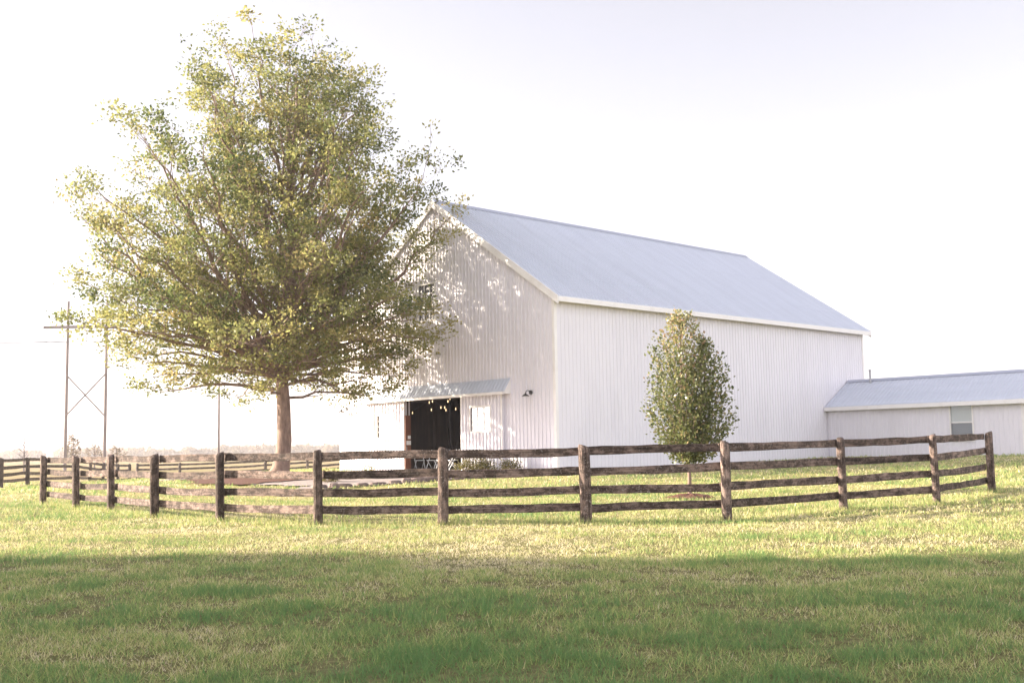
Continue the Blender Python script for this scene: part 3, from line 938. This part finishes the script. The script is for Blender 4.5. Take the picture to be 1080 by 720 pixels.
# small distant trees beyond the field
def small_tree(name, pxx, Y, h, w, nleaf, label, seed, group=None):
    x = (pxx-540)/1154*Y; z0 = gz(x, Y)
    root = empty(name, (x, Y, z0)); tag(root, label, 'tree', group)
    r = random.Random(seed); tr = MB(); PP, DD, TT = [], [], []
    tr.tube([(0, 0, -.2), (0, 0, h*.4), (r.uniform(-.1, .1), 0, h*.95)], [.09+.02*h*.3, .10, .03], 5)
    for i in range(16):
        zt = h*(.35+.63*i/15); az = i*2.4
        ra = w*.5*math.sin(min(1, (zt/h-.25)/.75)*math.pi*.85+.25)*r.uniform(.7, 1.1)
        a = Vector((0, 0, max(h*.25, zt-ra*1.0))); b = Vector((math.cos(az)*ra, math.sin(az)*ra, zt))
        cv = curve(a, (a+b)/2, b, 3)
        tr.tube(cv, [.05, .04, .03, .018], 3, cap=False)
        for k in range(3):
            p = cv[2]; e = b+Vector((r.gauss(0, .3), r.gauss(0, .3), r.uniform(.1, .5)))*w*.4
            tr.tube([p, e], [.025, .014], 3, cap=False)
            for j in range(nleaf):
                t = r.random(); q = p*(1-t)+e*t
                PP.append((q.x+r.gauss(0, .16), q.y+r.gauss(0, .16), q.z+r.gauss(0, .16))); DD.append((r.gauss(0, 1), r.gauss(0, 1), 0.2)); TT.append(r.random())
    tr.build('trunk', M['pole'], root)
    if nleaf: leaves_mesh('crown', np.array(PP), np.array(DD), .24, np.array(TT), M['farleaf'], root, seed)
small_tree('bare_tree', 26, 150, 4.6, 1.6, 0, 'small bare leafless sapling standing alone at the far left', 1)
small_tree('field_tree', 77, 150, 4.6, 2.8, 16, 'brown leafed field tree right beside the left pylon leg', 2)
small_tree('field_tree', 100, 158, 3.4, 3.2, 9, 'sparse low field tree between the two pylon legs', 3)
small_tree('field_tree', 123, 160, 3.2, 2.2, 7, 'sparse small field tree right of the pylon', 4)

# far wood on the horizon: one mass
def woodland():
    r = np.random.default_rng(4); P = []; 
    n = 900
    X = np.linspace(-900, 900, n)+r.uniform(-2, 2, n); Y = 880+r.uniform(-40, 60, n) + 60*np.sin(X*.006)
    H = 3.6+2.8*vnoise(X*.02+40, X*0+3, 12)+r.uniform(0, 2.5, n)
    Vs, Ts = [], []
    for i in range(n):
        k = 130
        a = r.normal(0, 1, (k, 3)); a /= np.linalg.norm(a, axis=1)[:, None]
        rad = r.uniform(.5, 1, k)[:, None]**.4
        q = a*rad*np.array([4.2, 4.2, H[i]*.5]) + np.array([X[i], Y[i], H[i]*.5-.5])
        Vs.append(q); Ts.append(np.clip(r.normal(r.uniform(.2, .8), .15, k), 0, 1))
    Pp = np.concatenate(Vs); T = np.concatenate(Ts)
    o = leaves_mesh('woodland', Pp, r.normal(0, 1, Pp.shape), 2.0, T, M['farleaf'], None, 3, aspect=.9)
    tag(o, 'distant line of woods along the horizon', 'woodland', kind='stuff')
woodland()

# shrubs and edging stones in front of the barn
def shrub(lx, ly, w, h, n, label, name='shrub'):
    x, y = bw(lx, ly)
    root = empty(name, (x, y, gz(x, y)+.02), TH); tag(root, label, 'shrub')
    r = np.random.default_rng(int(abs(lx*100+ly*10)))
    a = r.normal(0, 1, (n, 3)); a[:, 2] = abs(a[:, 2]); a /= np.linalg.norm(a, axis=1)[:, None]
    b = a*(r.uniform(.35, 1, n)[:, None])*np.array([min(w*.45, .45), w*.5, h*.9])*(1+.25*np.sin(a[:, 1:2]*9+ly))
    b[:, 2] += .03
    st = MB()
    for i in range(0, min(n, 240), 8): st.tube([(0, b[i, 1]*.4, 0), tuple(b[i])], [.008, .004], 3, cap=False)
    st.build('stem', M['bark'], root)
    leaves_mesh('foliage', b, a, .085, np.clip(r.normal(.5, .25, n), 0, 1), M['shrubleaf'], root, 5)
shrub(-.75, 4.9, 1.25, .62, 900, 'rounded yellow green shrub at the right edge of the doorway')
shrub(-.75, 3.75, 1.35, .75, 1000, 'larger yellow green shrub below the right door window')
shrub(-.75, 2.05, 1.15, .62, 800, 'yellow green shrub by itself under the right wall lamp')
def wshrub(x, y, w, h, n, label):
    a, b = loc(x, y); shrub(a, b, w, h, n, label, 'low_shrub')
wshrub(-6.5, 38.6, .8, .45, 420, 'low dark shrub in the gravel just right of the fence post below the barn corner')
wshrub(-5.35, 40.3, .75, .38, 380, 'low dark shrub in the gravel below the left door window')

def stones():
    r = random.Random(3)
    line = [(-6.4, 35.2), (-6.0, 35.6), (-4.5, 37.0), (-2.7, 38.6), (-.8, 39.9), (.35, 40.7)]
    P = [Vector((*p, 0)) for p in line]
    seg = [(P[i+1]-P[i]).length for i in range(len(P)-1)]; tot = sum(seg); s = 0; n = 0
    while s < tot-.3:
        q = s; i = 0
        while q > seg[i]: q -= seg[i]; i += 1
        p = P[i]+(P[i+1]-P[i])*(q/seg[i])
        L_ = r.uniform(.28, .7); h = r.uniform(.06, .15)
        mb = MB(); nn = 9
        for z, k in ((-.04, 1.0), (h*.5, 1.05), (h*.9, .85), (h, .5)):
            for j in range(nn):
                a = 2*math.pi*j/nn; kk = k*r.uniform(.86, 1.1)
                mb.v.append((math.cos(a)*L_*.5*kk, math.sin(a)*.13*kk*r.uniform(.9, 1.2), z+r.uniform(-.012, .012)))
        for j in range(3):
            for q2 in range(nn):
                mb.f.append((j*nn+q2, j*nn+(q2+1) % nn, (j+1)*nn+(q2+1) % nn, (j+1)*nn+q2))
        mb.f.append(tuple(3*nn+q2 for q2 in range(nn)))
        o = mb.build('edging_stone', M['stone'])
        d = P[i+1]-P[i]
        x, y = p.x+r.uniform(-.08, .08), p.y+r.uniform(-.08, .08)
        o.location = (x, y, gz(x, y)+.03); o.rotation_euler = (0, 0, math.atan2(d.y, d.x)+r.uniform(-.25, .25))
        tag(o, 'rough grey brown stone in the row edging the gravel yard', 'stone', 'stones edging the gravel yard')
        s += L_*.9+r.uniform(-.03, .10); n += 1
    return n
print('stones', stones())

# ------------------------------------------------------------------ pylon, pole and wires
def at(pxx, Y): return (pxx-540)/1154*Y
def pylon():
    Y = 134; x0, x1 = -54.7, -49.9; z0 = gz(x0, Y)
    root = empty('pylon', (x0, Y, z0)); tag(root, 'two legged wooden power pylon with cross brace left of the oak', 'pylon')
    w = x1-x0
    mb = MB(); mb.tube([(0, 0, -.5), (0, 0, 21)], [.21, .15], 8); mb.build('pole', M['pole'], root)
    mb = MB(); mb.tube([(w, 0, -.5), (w, 0, 21)], [.21, .15], 8); mb.build('pole', M['pole'], root)
    mb = MB(); mb.box(-2.9, w+2.6, -.33, -.17, 17.6, 17.95); mb.build('cross_arm', M['pole'], root)
    for a, b in (((0, 11.9), (w, 6.8)), ((0, 6.8), (w, 11.9))):
        mb = MB(); o = .2 if a[1] > b[1] else .28
        mb.tube([(a[0], -o, a[1]), (b[0], -o, b[1])], [.09, .09], 6); mb.build('brace', M['pole'], root)
    for xx in (-2.5, w/2, w+2.3):
        mb = MB(); mb.tube([(xx, -.25, 17.6), (xx, -.25, 17.2), (xx, -.25, 16.0)], [.03, .07, .06], 6); mb.build('insulator', M['pipe'], root)
    return root
pylon()
wr = empty('power_line', (-54.7, 134, gz(-54.7, 134))); tag(wr, 'thin power wires hanging from the pylon cross arm', 'wires')
for xx in (-2.5, 2.4, 7.1):
    mb = MB(); pts = []
    for i in range(13):
        t = i/12; pts.append((xx-110*t, -.25-46*t, 16.0+2.5*t-9*t*(1-t)))
    mb.tube(pts, [.03]*13, 4, cap=False); 
    pts = []
    for i in range(21):
        t = i/20; pts.append((xx+238*t, -.25+205*t, 16.0+3.0*t-14*t*(1-t)))
    mb.tube(pts, [.03]*21, 4, cap=False)
    mb.build('wire', M['wire'], wr)
Y = 140; x = at(230, Y)
up_ = empty('utility_pole', (x, Y, gz(x, Y))); tag(up_, 'single thin wooden utility pole seen under the oak left of its trunk', 'pole')
mb = MB(); mb.tube([(0, 0, -.5), (0, 0, 11.5)], [.17, .12], 8); mb.build('pole', M['pole'], up_)
mb = MB(); mb.box(-1.1, 1.1, -.2, -.1, 10.8, 10.95); mb.build('cross_arm', M['pole'], up_)

# ------------------------------------------------------------------ grass
def grass():
    r = np.random.default_rng(21)
    out = []
    for y0, y1, n, hw, hh in ((4.5, 9, 190000, .0055, .044), (9, 14, 180000, .0075, .044), (14, 21, 130000, .010, .045), (21, 32, 110000, .016, .055), (32, 62, 90000, .034, .07)):
        y = r.uniform(y0, y1, n*2); half = y*.60+2.5
        x = r.uniform(-1, 1, n*2)*(y1*.60+2.5)
        k = abs(x) < half; x, y = x[k][:n], y[k][:n]
        a, b = loc(x, y)
        keep = ~((a > -.1) & (a < LB+.2) & (b > -.1) & (b < W+.2)) & ~((a > 20.3) & (b < .2) & (a < 25.2)) & ~in_yard(x, y) & ~in_mulch(x, y) & (((x-4.62)**2+(y-29.13)**2) > .36)
        x, y = x[keep], y[keep]; n = len(x)
        # clumps: pull blades together
        cl = np.clip((vnoise(x*2.6+77, y*2.6+33, 31)*.5+vnoise(x*7+7, y*7+3, 32)*.5-.5)*1.7+.5, 0, 1)
        big = vnoise(x*.33+13, y*.6+21, 33)*.45+vnoise(x*1.1+3, y*1.6+11, 34)*.3+vnoise(x*3.3+3, y*3.3+11, 35)*.25
        keep = r.random(n) < .22+1.1*cl
        x, y, cl, big = x[keep], y[keep], cl[keep], big[keep]; n = len(x)
        z = gh(x, y)+.012
        az = r.uniform(0, 2*np.pi, n); ln_ = r.uniform(.25, 1.35, n)
        h = hh*(.45+.9*cl)*r.uniform(.6, 1.5, n)*(1.15-.5*np.clip((big-.5)*3, -0.5, 1))
        w = hw*r.uniform(.6, 1.4, n)
        dx, dy = np.cos(az), np.sin(az)
        wa = r.uniform(0, 2*np.pi, n); wx, wy = np.cos(wa)*w*.5, np.sin(wa)*w*.5
        Pb = np.stack([x, y, z], 1)
        t = np.stack([x+dx*h*ln_, y+dy*h*ln_, z+h*np.sqrt(np.clip(1.2-ln_**2*.6, .25, 2))], 1)
        V = np.stack([Pb-np.stack([wx, wy, 0*w], 1), Pb+np.stack([wx, wy, 0*w], 1), t], 1)
        tint = np.clip(.40+.20*S((y-11)/5)+(big-.5)*1.5+r.normal(0, .25, n)-(cl-.5)*.5, 0, 1)  # drier beyond the near lawn; the step also paints the sunlit band brighter
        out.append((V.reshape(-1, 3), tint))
    px_, py_ = [], []
    for i, (x, y) in enumerate(POSTS):
        a = r.uniform(0, 6.28, 110); d = .09+abs(r.normal(0, .09, 110)); px_.append(x+np.cos(a)*d); py_.append(y+np.sin(a)*d)
        if i < len(POSTS)-1:
            t = r.random(520); q = POSTS[i+1]
            px_.append(x+(q[0]-x)*t+r.normal(0, .12, 520)); py_.append(y+(q[1]-y)*t+r.normal(0, .12, 520))
    x, y = np.concatenate(px_), np.concatenate(py_); n = len(x)
    h = r.uniform(.06, .17, n); az = r.uniform(0, 6.28, n); w = r.uniform(.008, .016, n); le = r.uniform(.1, .7, n)
    z = gh(x, y); wa = r.uniform(0, 6.28, n); wx, wy = np.cos(wa)*w*.5, np.sin(wa)*w*.5
    Pb = np.stack([x, y, z], 1); dw = np.stack([wx, wy, 0*w], 1)
    V = np.stack([Pb-dw, Pb+dw, np.stack([x+np.cos(az)*h*le, y+np.sin(az)*h*le, z+h], 1)], 1)
    out.append((V.reshape(-1, 3), np.clip(r.normal(.5, .25, n), 0, 1)))
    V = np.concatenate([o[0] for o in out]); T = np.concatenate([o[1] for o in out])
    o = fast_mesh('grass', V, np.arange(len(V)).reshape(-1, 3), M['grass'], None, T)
    tag(o, 'short mown lawn grass, green and dry blades', 'grass', kind='stuff')
grass()

# ------------------------------------------------------------------ haze
hm = bpy.data.materials.new('pale_haze'); hm.use_nodes = True
hn, hl = hm.node_tree.nodes, hm.node_tree.links
hn.remove(hn['Principled BSDF'])
pv = hn.new('ShaderNodeVolumePrincipled')
pv.inputs['Color'].default_value = (.95, .90, .92, 1)
pv.inputs['Density'].default_value = HAZE
pv.inputs['Anisotropy'].default_value = 0.3
hl.new(pv.outputs[0], hn['Material Output'].inputs['Volume'])
mb = MB(); mb.box(-1000, 1000, -80, 1100, -3, 40)
hz = mb.build('haze', hm); tag(hz, 'pale warm haze in the air over the farm', 'haze', kind='stuff')
